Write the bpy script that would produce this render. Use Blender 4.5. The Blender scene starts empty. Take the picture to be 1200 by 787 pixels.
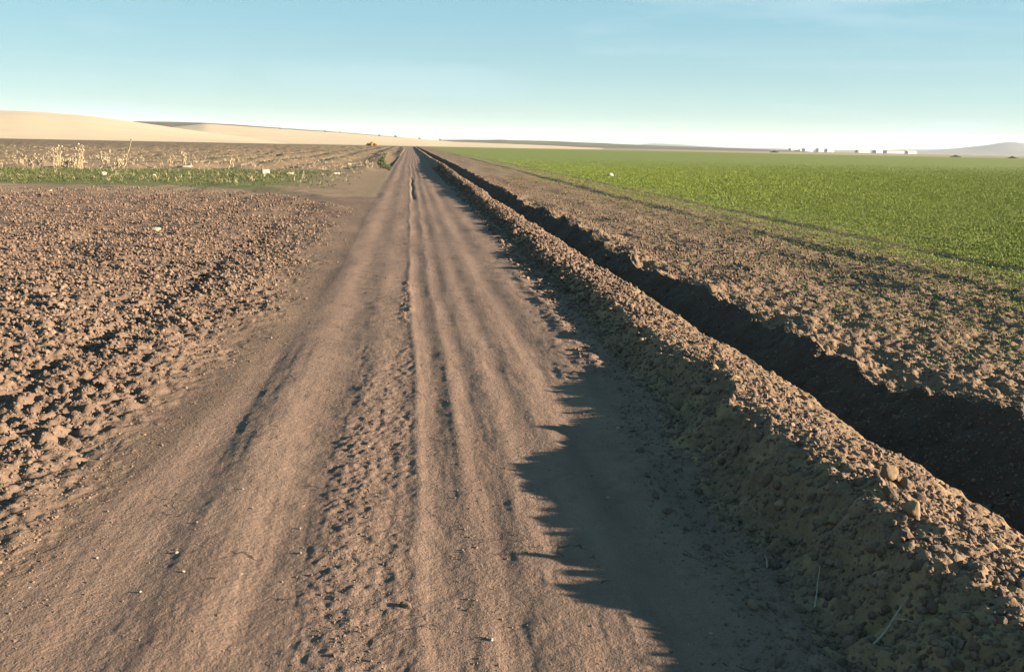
import bpy, bmesh, math, random
import numpy as np
from mathutils import Vector, Matrix
R = math.radians
rng = np.random.default_rng(11)
random.seed(5)
sc = bpy.context.scene
COL = sc.collection

# ------------------------------------------------------------------ camera
CAM_H = 1.6
yaw, pitch, roll = R(6.68), R(12.14), math.atan(.02)
f = Vector((math.sin(yaw)*math.cos(pitch), math.cos(yaw)*math.cos(pitch), -math.sin(pitch)))
r0 = Vector((math.cos(yaw), -math.sin(yaw), 0)); u0 = r0.cross(f)
r1 = r0*math.cos(roll)+u0*math.sin(roll); u1 = -r0*math.sin(roll)+u0*math.cos(roll)
cd = bpy.data.cameras.new('camera'); cam = bpy.data.objects.new('camera', cd); COL.objects.link(cam)
m = Matrix((r1, u1, -f)).transposed().to_4x4(); m.translation = (0, 0, CAM_H)
cam.matrix_world = m
cd.sensor_fit = 'HORIZONTAL'; cd.sensor_width = 36; cd.lens = 36*1039/1200
cd.clip_start = .05; cd.clip_end = 60000
sc.camera = cam

# ------------------------------------------------------------------ sky, sun, exposure
SUN_EL, SUN_AZ = 13.5, 106.0
w = bpy.data.worlds.new("World"); sc.world = w; w.use_nodes = True
nt = w.node_tree; bg = nt.nodes['Background']
sky = nt.nodes.new('ShaderNodeTexSky'); sky.sky_type = 'NISHITA'; sky.sun_disc = False
sky.sun_elevation = R(SUN_EL); sky.sun_rotation = R(SUN_AZ)
sky.altitude = 100; sky.air_density = 1.0; sky.dust_density = .15; sky.ozone_density = 2.0
# thin cirrus streaks high in the sky
tc = nt.nodes.new('ShaderNodeTexCoord')
mp = nt.nodes.new('ShaderNodeMapping'); mp.inputs['Scale'].default_value = (2.2, 2.2, 17); mp.inputs['Rotation'].default_value = (0, R(7), 0)
nz = nt.nodes.new('ShaderNodeTexNoise'); nz.inputs['Scale'].default_value = 1.3; nz.inputs['Detail'].default_value = 6; nz.inputs['Distortion'].default_value = .6
mr = nt.nodes.new('ShaderNodeMapRange'); mr.inputs[1].default_value = .53; mr.inputs[2].default_value = .85; mr.inputs[3].default_value = 0; mr.inputs[4].default_value = .5
mx = nt.nodes.new('ShaderNodeMix'); mx.data_type = 'RGBA'
mx.inputs[7].default_value = (11, 11, 11, 1)
L = nt.links.new
L(tc.outputs['Generated'], mp.inputs[0]); L(mp.outputs[0], nz.inputs['Vector']); L(nz.outputs[0], mr.inputs[0])
L(mr.outputs[0], mx.inputs[0]); L(sky.outputs[0], mx.inputs[6]); 
tn = nt.nodes.new('ShaderNodeMix'); tn.data_type = 'RGBA'; tn.blend_type = 'MULTIPLY'; tn.inputs[0].default_value = 1
tn.inputs[7].default_value = (.86, 1.03, 1.09, 1); gm = nt.nodes.new('ShaderNodeGamma'); gm.inputs[1].default_value = .26; L(mx.outputs[2], gm.inputs[0]); L(gm.outputs[0], tn.inputs[6]); sat = nt.nodes.new('ShaderNodeHueSaturation'); sat.inputs['Saturation'].default_value = 1.8; L(tn.outputs[2], sat.inputs['Color']); L(sat.outputs[0], bg.inputs[0])
bg.inputs[1].default_value = .081
sd = bpy.data.lights.new('sun', 'SUN'); sd.energy = 5.0; sd.angle = R(.8); sd.color = (1.0, .83, .62)
so = bpy.data.objects.new('sun', sd); COL.objects.link(so)
sdir = Vector((math.sin(R(SUN_AZ))*math.cos(R(SUN_EL)), math.cos(R(SUN_AZ))*math.cos(R(SUN_EL)), math.sin(R(SUN_EL))))
so.rotation_euler = sdir.to_track_quat('Z', 'Y').to_euler()
vs = sc.view_settings
vs.view_transform = 'Standard'; vs.look = 'None'; vs.gamma = 1; vs.use_curve_mapping = False; vs.exposure = 2.48
sc.cycles.use_denoising = True
sc.cycles.max_bounces = 5; sc.cycles.diffuse_bounces = 3; sc.cycles.volume_bounces = 0
sc.cycles.volume_step_rate = 4

# ------------------------------------------------------------------ helpers
def tag(o, label=None, cat=None, group=None, kind=None):
    if label: o['label'] = label
    if cat: o['category'] = cat
    if group: o['group'] = group
    if kind: o['kind'] = kind
    return o

def empty(name, loc, rz=0):
    o = bpy.data.objects.new(name, None); COL.objects.link(o); o.location = loc; o.rotation_euler = (0, 0, rz)
    o.empty_display_size = .1
    return o

def obj(name, me, mat, parent=None, loc=None):
    if isinstance(me, bmesh.types.BMesh):
        b = me; me = bpy.data.meshes.new(name); b.to_mesh(me); b.free()
    o = bpy.data.objects.new(name, me); COL.objects.link(o)
    if mat and not me.materials: me.materials.append(mat)
    if parent: o.parent = parent
    if loc is not None: o.location = loc
    return o

def lerp_tab(x, tab):
    a = np.array(tab, float); return np.interp(x, a[:, 0], a[:, 1])

def ss(x, a, b):
    t = np.clip((x-a)/(b-a), 0, 1); return t*t*(3-2*t)

def hsh(ix, iy, s):
    h = (ix.astype(np.int64)*374761393 + iy.astype(np.int64)*668265263 + s*1442695041) & 0xffffffff
    h = ((h ^ (h >> 13))*1274126177) & 0xffffffff
    h = ((h ^ (h >> 16))*2246822519) & 0xffffffff
    return ((h ^ (h >> 15)) & 0xffffff).astype(np.float32)/np.float32(0xffffff)

def vnoise(x, y, s=0):
    """gradient-free smooth value noise, -1..1"""
    ix = np.floor(x); iy = np.floor(y); fx = (x-ix).astype(np.float32); fy = (y-iy).astype(np.float32)
    ix = ix.astype(np.int64); iy = iy.astype(np.int64)
    ux = fx*fx*(3-2*fx); uy = fy*fy*(3-2*fy)
    a = hsh(ix, iy, s); b = hsh(ix+1, iy, s); c = hsh(ix, iy+1, s); d = hsh(ix+1, iy+1, s)
    return ((a+(b-a)*ux)*(1-uy)+(c+(d-c)*ux)*uy)*2-1

def fbm(x, y, freq, octs, s=0, sp=None, gain=.5):
    tot = np.zeros(x.shape, np.float32); amp = 1.
    for k in range(octs):
        n = vnoise(x*freq+17.3*k, y*freq-9.1*k, s+k)*amp
        if sp is not None: n *= np.clip(1.6-sp*freq*2.2, 0, 1)
        tot += n; amp *= gain; freq *= 2.03
    return tot

def lumps(x, y, cell, s, sp=None, dens=1.0):
    """separate domed clods: the highest of the domes in the neighbouring cells, 0..1"""
    wx = x+vnoise(x/cell*1.7, y/cell*1.7, s+50)*cell*.22; wy = y+vnoise(x/cell*1.7, y/cell*1.7, s+51)*cell*.22
    gx = wx/cell; gy = wy/cell; ix = np.floor(gx).astype(np.int64); iy = np.floor(gy).astype(np.int64)
    best = np.zeros(x.shape, np.float32)
    for dx in (-1, 0, 1):
        for dy in (-1, 0, 1):
            cx = ix+dx; cy = iy+dy
            px = cx+hsh(cx, cy, s); py = cy+hsh(cx, cy, s+1); q = hsh(cx, cy, s+2)
            rad = .38+.42*q
            d2 = ((gx-px)**2+(gy-py)**2)/(rad*rad)
            h = np.sqrt(np.clip(1-d2, 0, 1))*(.35+.65*q)*(hsh(cx, cy, s+3) < dens)
            best = np.maximum(best, h.astype(np.float32))
    if sp is not None: best *= np.clip(1.7-sp/cell*2.2, 0, 1)
    return best

# ------------------------------------------------------------------ lie of the land (x across, y along the track)
def road_left(y):
    return lerp_tab(y, [(-5, -1.55), (3, -1.4), (4, -1.33), (5.3, -1.18), (7.2, -1.0), (11, -.88), (23, -.95), (30, -1.0), (60, -1.15), (400, -1.3)])
def crest_h(y):
    return lerp_tab(y, [(-5, .31), (2.5, .29), (3.6, .30), (4.4, .25), (5.2, .20), (6.3, .14), (9, .12), (14, .11), (22, .15), (34, .26), (46, .37), (58, .38), (75, .30), (120, .26), (500, .24)])
def crest_x(y):
    return 2.02*(1.6-.5*crest_h(y))/1.25+lerp_tab(y, [(0, .15), (3, .12), (5, .06), (8, 0)])+.04*vnoise(y*.35, y*0+3.7, 5)+.03*vnoise(y*1.3, y*0, 6)
def foot_x(y):
    return lerp_tab(y, [(-5, 1.35), (2.4, 1.36), (3.6, 1.42), (4.8, 1.5), (8, 1.62), (20, 1.75), (60, 1.7), (400, 1.7)])+.07*vnoise(y*1.1, y*0+1.2, 7)+.05*vnoise(y*3.1, y*0+1.2, 8)
def brink_x(y):
    return lerp_tab(y, [(-5, 3.6), (4.9, 3.5), (6, 3.34), (8, 3.14), (10, 3.06), (20, 3.25), (60, 3.5), (400, 3.5)])+.09*vnoise(y*.6, y*0+9, 9)+.06*vnoise(y*1.9, y*0+9, 10)
def plough_end(x):
    return lerp_tab(x, [(-60, 33), (-14, 31.5), (-8, 31), (-5, 28.5), (-3, 25), (-1, 21)])
def verge_end(x):
    return lerp_tab(x, [(-80, 46), (-20, 46), (-12, 47.5), (-4, 50), (-1, 52)])

def height(x, y, sp):
    x = x.astype(np.float64); y = y.astype(np.float64)
    shp = x.shape
    x = x.ravel(); y = y.ravel(); sp = np.broadcast_to(sp, shp).ravel()
    z = np.zeros(x.shape, np.float32)
    near = y < 130
    rl = road_left(y)+.10*vnoise(x*0, y*.9, 21)
    fx = foot_x(y); cx = crest_x(y); ch = crest_h(y); bx = brink_x(y)
    ch = ch*(1+.22*vnoise(y*.9, y*0, 31)+.10*vnoise(y*2.3, y*0, 32)+.02*vnoise(y*6, y*0, 33))
    # broad unevenness
    z += .012*fbm(x, y, .35, 3, 40, sp)
    # ---- road: ruts and ridges along the way, gone over by tyres
    mroad = ss(x, rl-.25, rl+.2)*(1-ss(x, fx-.15, fx+.12))
    wv = x+.05*vnoise(x*0, y*.16, 61)+.02*vnoise(x*0, y*.9, 62)
    prof = np.zeros(x.shape)
    for c, wd, a in ((.02, .035, .010), (.245, .045, .008), (-.80, .20, .021), (.48, .10, .009), (.75, .13, .012), (1.15, .12, .010), (-.28, .10, .008), (-1.35, .2, .012)):
        prof += a*np.exp(-((wv-c)/wd)**2)
    for c, wd, a in ((.13, .05, .006), (-1.06, .13, .014), (.36, .06, .006), (-.55, .13, .012), (.60, .07, .004), (.93, .10, .009)):
        prof -= a*np.exp(-((wv-c)/wd)**2)
    prof *= .8+.35*vnoise(x*0, y*.35, 63)
    z += (prof*mroad*lerp_tab(y, [(0, 1), (12, .8), (30, .8), (60, .8), (300, .6)])).astype(np.float32)
    z += mroad*(.0025*fbm(x, y, 7, 4, 70, sp)+.007*fbm(x, y*.3, 1.6, 3, 73, sp)+.002*fbm(x*3.2, y*.4, 6, 3, 75, sp*3)+.0011*fbm(x, y, 28, 3, 78, sp, .7)*np.clip(1.4-sp*20, 0, 1))
    # tyre lug prints: short cross ripples
    lug = np.exp(-((wv+.52)/.2)**2)+.7*np.exp(-((wv-.13)/.07)**2)+.5*np.exp(-((wv-1.1)/.25)**2)
    tread = np.sin(y*108+x*30+1.5*vnoise(x*2, y*2, 76))*ss(vnoise(x*2.2, y*1.4, 77), -.5, .3)
    z += (.0030*mroad*(np.exp(-((wv+.55)/.16)**2)+.6*np.exp(-((wv-1.15)/.12)**2))*tread*(sp < .018)).astype(np.float32)
    z += (.0045*mroad*lug*vnoise(x*3.5+20, y*11+x*6, 72)*np.clip(1.6-sp*11*1.6, 0, 1)).astype(np.float32)
    # a tyre-pressed ridge in the shade of the bank, a low mound of dried mud, a slit in the wheel track farther on
    z += (mroad*.034*np.exp(-((wv-1.36)/.08)**2)*ss(y, 5.2, 6.2)*(1-ss(y, 10, 14))*(.55+.6*vnoise(x*4, y*7+x*5, 74))).astype(np.float32)
    z += (.055*np.exp(-((x-1.12-.15*(y-4))/.13)**2-((y-4.0)/.22)**2)+.022*np.exp(-((x-.95)/.10)**2-((y-3.25)/.10)**2)).astype(np.float32)
    z -= (.026*mroad*np.exp(-((x-.08-.02*np.sin(y))/.05)**2)*ss(y, 25, 28)*(1-ss(y, 42, 46))).astype(np.float32)
    # crumbly strip between the wheel tracks
    k = near & (np.abs(x+.1) < .6) & (y < 60)
    xs, ys, sps = x[k], y[k], sp[k]
    st = ss(xs+.07*vnoise(xs*0, ys*1.3, 80)+.03*vnoise(xs*5, ys*6, 80), -.46, -.26)*(1-ss(xs+.03*vnoise(xs*4, ys*5, 81), -.04, .05))
    z[k] += (st*(.45+.7*np.clip(vnoise(xs*3, ys*.9, 79)+.4, 0, 1))*(.008*lumps(xs, ys, .035, 82, sps, .35)+.005*fbm(xs, ys, 34, 3, 84, sps, .75)+.003*fbm(xs, ys, 10, 2, 83, sps)+.006*np.clip(fbm(xs, ys, 5, 2, 85, sps), 0, 1))).astype(np.float32)
    # knocked down clods at the edge of that strip
    st2 = np.exp(-((xs+.03*vnoise(xs*0, ys*3, 86)+.04)/.05)**2)*ss(vnoise(xs*0, ys*.8, 87), -.3, .4)
    z[k] += (st2*.022*lumps(xs, ys, .06, 88, sps, .55)).astype(np.float32)
    # loose crumbs along the right of the road
    k = near & (x > .9) & (x < 2.0)
    xs, ys, sps = x[k], y[k], sp[k]
    st = ss(xs+.12*vnoise(xs*2, ys*2, 90), foot_x(ys)-.70, foot_x(ys)-.05)*(1-ss(xs, foot_x(ys), foot_x(ys)+.1))
    z[k] += (st*(.016*lumps(xs, ys, .07, 91, sps, .5)+.011*fbm(xs, ys, 4, 3, 92, sps))).astype(np.float32)
    # ---- ploughed land on the left
    end = plough_end(x)+.8*vnoise(x*.5, y*0, 100)
    k = (x < -.8) & (y < 60)
    xs, ys, sps = x[k], y[k], sp[k]; rls = rl[k]
    d = rls-xs
    am = ss(d+.22*vnoise(xs*1.5, ys*1.2, 101), .05, .95)*(1-ss(ys, end[k]-.4, end[k]+1))
    fur = vnoise(xs*1.55+.25*ys*0.02+.15*vnoise(xs*0, ys*.5, 102), ys*.13, 103)
    deep = -np.exp(-((xs+.10*ys*0+2.42+.05*vnoise(xs*0, ys*.8, 104))/.10)**2)*ss(ys, 3, 5)*(1-ss(ys, 9, 14))
    z[k] += (am*(.040*fur+.045*deep+.035*fbm(xs, ys, 1.6, 2, 105, sps)
                 +.018*lumps(xs, ys, .15, 106, sps, .5)+.028*lumps(xs, ys, .075, 110, sps, .7)
                 +.022*lumps(xs, ys, .05, 114, sps, .7)+.026*fbm(xs, ys, 13, 4, 118, sps, .65))).astype(np.float32)
    am2 = ss(d, .0, .5)*(1-am)
    z[k] += (am2*(.010*fbm(xs, ys*2.2, 3.5, 4, 120, sps)+.012*lumps(xs, ys, .06, 121, sps, .35))).astype(np.float32)
    # ---- verge and stubble beyond
    k = (x < -1.2) & (y >= 24) & (y < 400)
    xs, ys, sps = x[k], y[k], sp[k]
    e = plough_end(xs); v = verge_end(xs)
    inv = ss(ys, e+.5, e+3)
    inv = inv*ss(-xs, 1.3, 3.2)
    z[k] += (inv*(.05+.04*fbm(xs, ys, .8, 4, 130, sps))).astype(np.float32)
    rw = np.sin(xs*2.1+.02*ys+1.2*vnoise(xs*.15, ys*.03, 131))+.7*vnoise(xs*.25, ys*.02, 134)
    st = ss(ys, v, v+3)
    z[k] += (st*(.06*rw*1.6*np.clip(1.5-sps*.5, 0, 1)+.14*fbm(xs, ys, 1.3, 3, 132, sps)+.10*fbm(xs, ys*.5, .3, 2, 133, sps))).astype(np.float32)
    # ---- bank of spoil
    s = np.clip((x-fx)/(cx-fx), 0, 1)
    pb = np.interp(s, [0, .08, .15, .29, .36, .47, .66, 1], [0, .07, .20, .82, .96, 1.0, .84, .42])
    inb = ss(x, fx-.02, fx+.04)*(1-ss(x, cx, cx+.03))
    bank = pb*ch
    # ditch: steep fall from the crest, flat muddy bottom, ragged wall up to the field
    bot = -.52+.05*vnoise(x*.7, y*.7, 140)
    x1 = cx+.30; x2 = bx-.62
    dz = np.where(x < cx, bank,
         np.where(x < x1, ch*.42+(bot-ch*.42)*ss(x, cx-.02, x1),
         np.where(x < x2, bot, bot+(0.05-bot)*np.clip((x-x2)/(bx-x2), 0, 1)**.85)))
    dz = np.where(x >= bx, .05*np.exp(-(x-bx)/.5), dz)
    z += (dz*(x > fx-.001)).astype(np.float32)
    k = near & (x > 1.3) & (x < 4.6)
    xs, ys, sps = x[k], y[k], sp[k]; cxs = cx[k]; fxs = fx[k]; bxs = bx[k]
    mb = ss(xs, fxs-.02, fxs+.12)*(1-ss(xs, cxs+.0, cxs+.05))
    sr = (xs-fxs)/(cxs-fxs)
    mb_l = mb*(1-.75*ss(sr, .32, .46))
    z[k] += (mb_l*(.040*lumps(xs, ys, .15, 150, sps, .4)+.024*lumps(xs, ys, .075, 154, sps, .5)+.060*fbm(xs, ys, 2.2, 4, 158, sps)-.02)
             + mb*(1-.35*ss(sr, .4, .55))*(.014*lumps(xs, ys, .042, 160, sps, .6)+.016*fbm(xs, ys, 16, 4, 164, sps, .65))).astype(np.float32)
    md = ss(xs, cxs+.1, cxs+.3)*(1-ss(xs, bxs+.1, bxs+.6))
    z[k] += (md*(.07*fbm(xs, ys, 1.6, 3, 170, sps)+.05*lumps(xs, ys, .14, 172, sps, .6)+.02*lumps(xs, ys, .06, 176, sps, .8))).astype(np.float32)
    # ---- sown land on the right
    k = (x > 3.0) & (y < 160)
    xs, ys, sps = x[k], y[k], sp[k]; bxs = bx[k]
    mr_ = ss(xs, bxs-.15, bxs+.3)
    sm = 1-.55*ss(xs, 6, 9)
    z[k] += (mr_*sm*(.030*vnoise(xs*1.8, ys*.2, 180)+.024*lumps(xs, ys, .13, 181, sps, .5)+.028*lumps(xs, ys, .07, 184, sps, .75)
                  +.016*lumps(xs, ys, .042, 187, sps, .8)+.03*fbm(xs, ys, 1.5, 3, 190, sps))).astype(np.float32)
    tr = xs-8.45-.10*vnoise(xs*0, ys*.15, 191)
    rut = -.018*np.exp(-(tr/.16)**2)+.02*np.exp(-((tr-.35)/.2)**2)-.02*np.exp(-((tr+1.75)/.16)**2)+.03*np.exp(-((tr+1.4)/.2)**2)
    z[k] += (mr_*rut).astype(np.float32)
    return z.reshape(shp)

# rows along the track: dense near the camera, sparse far off
ys = [1.0]
while ys[-1] < 7: ys.append(ys[-1]*1.0031)
while ys[-1] < 30: ys.append(ys[-1]*1.0046)
g = 1.0046
while ys[-1] < 430:
    g = min(g*1.0006, 1.02); ys.append(ys[-1]*g)
ys = [-300, -120, -50, -20, -8, -4, -2, -1, -.3, .2, .5, .7, .85]+ys
Y = np.array(ys); NR = len(Y)
dY = np.gradient(Y)

def strip(name, X, mat, rows=None, kind='structure', cover=None, smooth=True):
    """X: (rows, cols) across-track positions"""
    YY = np.broadcast_to(Y[:, None], X.shape)
    dx = np.abs(np.gradient(X, axis=1)); spg = np.maximum(dx, np.minimum(dY[:, None], dx*6)*.75)
    Z = height(X, YY, spg)
    return X, YY, Z

def grid_mesh(name, X, YY, Z, mat, cover=None, kind='structure'):
    nr, nc = X.shape
    me = bpy.data.meshes.new(name)
    me.vertices.add(nr*nc)
    co = np.stack([X, YY, Z], -1).astype(np.float32).reshape(-1)
    me.vertices.foreach_set('co', co)
    idx = np.arange(nr*nc, dtype=np.int32).reshape(nr, nc)
    q = np.stack([idx[:-1, :-1], idx[:-1, 1:], idx[1:, 1:], idx[1:, :-1]], -1).reshape(-1)
    nf = (nr-1)*(nc-1)
    me.loops.add(nf*4); me.loops.foreach_set('vertex_index', q)
    me.polygons.add(nf); me.polygons.foreach_set('loop_start', np.arange(0, nf*4, 4, dtype=np.int32))
    me.polygons.foreach_set('loop_total', np.full(nf, 4, np.int32))
    me.polygons.foreach_set('use_smooth', np.ones(nf, bool))
    if cover is not None:
        a = me.attributes.new('cover', 'FLOAT', 'POINT'); a.data.foreach_set('value', cover.astype(np.float32).ravel())
    me.update(calc_edges=True)
    o = bpy.data.objects.new(name, me); COL.objects.link(o); me.materials.append(mat)
    o['kind'] = kind
    return o

# ------------------------------------------------------------------ materials
def new_mat(name):
    mt = bpy.data.materials.new(name); mt.use_nodes = True
    n = mt.node_tree.nodes; b = n['Principled BSDF']; b.inputs['Roughness'].default_value = .95
    b.inputs['Specular IOR Level'].default_value = .15
    return mt, mt.node_tree, b

def noise_node(nt, vec, scale, detail=4, rough=.55, dist=0):
    n = nt.nodes.new('ShaderNodeTexNoise'); n.inputs['Scale'].default_value = scale; n.inputs['Detail'].default_value = detail
    n.inputs['Roughness'].default_value = rough; n.inputs['Distortion'].default_value = dist
    nt.links.new(vec, n.inputs['Vector']); return n.outputs[0]

def ramp(nt, fac, a, b, ca, cb):
    m_ = nt.nodes.new('ShaderNodeMapRange'); m_.inputs[1].default_value = a; m_.inputs[2].default_value = b; nt.links.new(fac, m_.inputs[0])
    x_ = nt.nodes.new('ShaderNodeMix'); x_.data_type = 'RGBA'; nt.links.new(m_.outputs[0], x_.inputs[0])
    for i, c in ((6, ca), (7, cb)):
        if isinstance(c, tuple): x_.inputs[i].default_value = (*c, 1)
        else: nt.links.new(c, x_.inputs[i])
    return x_.outputs[2]

def mathn(nt, op, a, b=None, c=None):
    n = nt.nodes.new('ShaderNodeMath'); n.operation = op
    for i, v in enumerate((a, b, c)):
        if v is None: continue
        if isinstance(v, (int, float)): n.inputs[i].default_value = v
        else: nt.links.new(v, n.inputs[i])
    return n.outputs[0]

def soil(name, c1, c2, c3, bump=.006, track=False, inst=False, cover=None, cracks=False, grit=True, fine=90, straw=0):
    mt, nt, b = new_mat(name)
    geo = nt.nodes.new('ShaderNodeNewGeometry'); pos = geo.outputs['Position']
    n1 = noise_node(nt, pos, .8, 5, .6)
    if track:
        mt_ = nt.nodes.new('ShaderNodeMapping'); nt.links.new(pos, mt_.inputs[0]); mt_.inputs['Scale'].default_value = (1, .12, 1)
        n1 = noise_node(nt, mt_.outputs[0], 3.2, 6, .65, .2)
        mt2 = nt.nodes.new('ShaderNodeMapping'); nt.links.new(pos, mt2.inputs[0]); mt2.inputs['Scale'].default_value = (1, .14, 1)
        nline = noise_node(nt, mt2.outputs[0], 45, 4, .6)
    n2 = noise_node(nt, pos, 7, 5, .6); n3 = noise_node(nt, pos, fine, 3, .6)
    col = ramp(nt, n1, .35, .68, c1, c2)
    col = ramp(nt, n2, .50, .75, col, c3)
    hs = nt.nodes.new('ShaderNodeHueSaturation'); nt.links.new(col, hs.inputs['Color'])
    v = mathn(nt, 'MULTIPLY_ADD', n3, .9 if track else .55, .55 if track else .72); 
    if inst:
        oi = nt.nodes.new('ShaderNodeObjectInfo'); v = mathn(nt, 'MULTIPLY', v, mathn(nt, 'MULTIPLY_ADD', oi.outputs['Random'], .55, .72))
    nt.links.new(v, hs.inputs['Value']); col = hs.outputs[0]
    if grit:
        vo = nt.nodes.new('ShaderNodeTexVoronoi'); vo.inputs['Scale'].default_value = 22; nt.links.new(pos, vo.inputs['Vector'])
        sepc = nt.nodes.new('ShaderNodeSeparateColor'); nt.links.new(vo.outputs['Color'], sepc.inputs[0])
        rare = mathn(nt, 'GREATER_THAN', sepc.outputs[0], .988); small = mathn(nt, 'LESS_THAN', vo.outputs['Distance'], .13)
        k = mathn(nt, 'MULTIPLY', rare, small)
        col = ramp(nt, k, 0, 1, col, (.30, .26, .2))
    if straw:
        mpn = nt.nodes.new('ShaderNodeMapping'); nt.links.new(pos, mpn.inputs[0]); mpn.inputs['Scale'].default_value = (1, 2.4, 1)
        n5 = noise_node(nt, mpn.outputs[0], 6, 6, .7, .5)
        col = ramp(nt, n5, .58, .80, col, (.24, .18, .10))
    if cover:
        at = nt.nodes.new('ShaderNodeAttribute'); at.attribute_name = 'cover'
        mpn = nt.nodes.new('ShaderNodeMapping'); nt.links.new(pos, mpn.inputs[0]); mpn.inputs['Scale'].default_value = (1, .55, 1)
        n4 = noise_node(nt, mpn.outputs[0], 9, 6, .75); n6 = noise_node(nt, pos, .35, 5, .65)
        f_ = mathn(nt, 'ADD', mathn(nt, 'MULTIPLY_ADD', n4, 1.3, -.65), mathn(nt, 'MULTIPLY_ADD', n6, .5, -.25))
        f_ = mathn(nt, 'ADD', f_, at.outputs['Fac'])
        gcol = ramp(nt, n6, .35, .65, cover[0], cover[1])
        col = ramp(nt, f_, .30, .85, col, gcol)
    colsock = col
    h = mathn(nt, 'ADD', mathn(nt, 'MULTIPLY', n3, .45), noise_node(nt, pos, fine*.33, 4, .6))
    if track: h = mathn(nt, 'ADD', h, mathn(nt, 'MULTIPLY', nline, .22))
    if cracks:
        nw = nt.nodes.new('ShaderNodeTexNoise'); nw.inputs['Scale'].default_value = 9; nt.links.new(pos, nw.inputs['Vector'])
        mixv = nt.nodes.new('ShaderNodeVectorMath'); mixv.operation = 'MULTIPLY_ADD'
        nt.links.new(nw.outputs['Color'], mixv.inputs[0]); mixv.inputs[1].default_value = (.12, .12, .12); nt.links.new(pos, mixv.inputs[2])
        vc = nt.nodes.new('ShaderNodeTexVoronoi'); vc.feature = 'DISTANCE_TO_EDGE'; vc.inputs['Scale'].default_value = 8; nt.links.new(mixv.outputs[0], vc.inputs['Vector'])
        line = mathn(nt, 'LESS_THAN', vc.outputs['Distance'], .022)
        msk = mathn(nt, 'GREATER_THAN', noise_node(nt, pos, 1.7, 4, .7), .575)
        line = mathn(nt, 'MULTIPLY', line, msk)
        h = mathn(nt, 'SUBTRACT', h, mathn(nt, 'MULTIPLY', line, 1.2))
        colsock = ramp(nt, line, 0, 1, col, (.05, .035, .027))
    nt.links.new(colsock, b.inputs['Base Color'])
    bp = nt.nodes.new('ShaderNodeBump'); bp.inputs['Strength'].default_value = .9; bp.inputs['Distance'].default_value = bump
    nt.links.new(h, bp.inputs['Height']); nt.links.new(bp.outputs[0], b.inputs['Normal'])
    return mt

M_road = soil('packed_earth', (.112, .075, .057), (.160, .108, .080), (.108, .074, .057), .009, track=True, cracks=True, fine=150)
M_plough = soil('ploughed_earth', (.100, .067, .048), (.120, .082, .058), (.088, .058, .042), .010)
M_bank = soil('spoil_earth', (.178, .117, .068), (.105, .070, .046), (.22, .155, .084), .010, grit=False)
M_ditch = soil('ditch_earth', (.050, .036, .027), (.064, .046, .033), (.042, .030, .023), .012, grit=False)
M_crop = soil('sown_earth', (.124, .082, .054), (.140, .096, .059), (.102, .066, .044), .010, cover=((.100, .128, .024), (.116, .138, .030)))
M_verge = soil('verge_earth', (.135, .094, .064), (.15, .109, .07), (.117, .083, .053), .01, cover=((.066, .082, .024), (.09, .092, .034)), straw=.6)
M_stub = soil('stubble_earth', (.120, .084, .052), (.108, .077, .046), (.092, .063, .041), .02, grit=False, straw=0, cover=((.088, .078, .034), (.10, .084, .038)))
M_clod = soil('clod_earth', (.102, .069, .050), (.130, .090, .065), (.085, .056, .040), .006, inst=True, grit=False)
M_clodb = soil('bank_clod_earth', (.20, .135, .076), (.115, .076, .050), (.25, .178, .098), .006, inst=True, grit=False)

def flat(name, c, rough=.9, var=.25, scale=3, bump=0):
    mt, nt, b = new_mat(name); b.inputs['Roughness'].default_value = rough
    geo = nt.nodes.new('ShaderNodeNewGeometry')
    n = noise_node(nt, geo.outputs['Position'], scale, 5, .6)
    col = ramp(nt, n, .3, .7, tuple(x*(1-var) for x in c), tuple(min(1, x*(1+var)) for x in c))
    nt.links.new(col, b.inputs['Base Color'])
    if bump:
        bp = nt.nodes.new('ShaderNodeBump'); bp.inputs['Distance'].default_value = bump; nt.links.new(n, bp.inputs['Height']); nt.links.new(bp.outputs[0], b.inputs['Normal'])
    return mt
M_sand = flat('pale_stubble_hill', (.38, .30, .205), var=.07, scale=.012)
M_dark = flat('dark_hill', (.085, .075, .05), var=.2, scale=.01)
M_olive = flat('olive_hill', (.09, .085, .055), var=.35, scale=.006)
M_plain = flat('far_plain', (.2, .17, .11), var=.3, scale=.004)
M_mount = flat('mountain_rock', (.10, .10, .10), var=.2, scale=.001)

# ------------------------------------------------------------------ ground strips
spanL = np.where(Y < 1, 10+np.abs(Y)*.5, 8.8+1.15*np.maximum(Y, 0))
RLv = road_left(Y)-.0
t = np.linspace(0, 1, 800)
XL = (RLv[:, None]-spanL[:, None]*(t[None, :]**1.6))[:, ::-1]
t = np.linspace(0, 1, 480); FXv = foot_x(Y)
XR = RLv[:, None]+(FXv-RLv)[:, None]*t
t = np.linspace(0, 1, 130); CXv = crest_x(Y)
XB = FXv[:, None]+(CXv-FXv)[:, None]*t
t = np.linspace(0, 1, 120); BXv = brink_x(Y)
XD = CXv[:, None]+(BXv-CXv)[:, None]*t
t = np.linspace(0, 1, 700); spanR = np.where(Y < 1, 10+np.abs(Y)*.5, 8.8+1.35*np.maximum(Y, 0))
XC = BXv[:, None]+spanR[:, None]*(t[None, :]**1.6)

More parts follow.
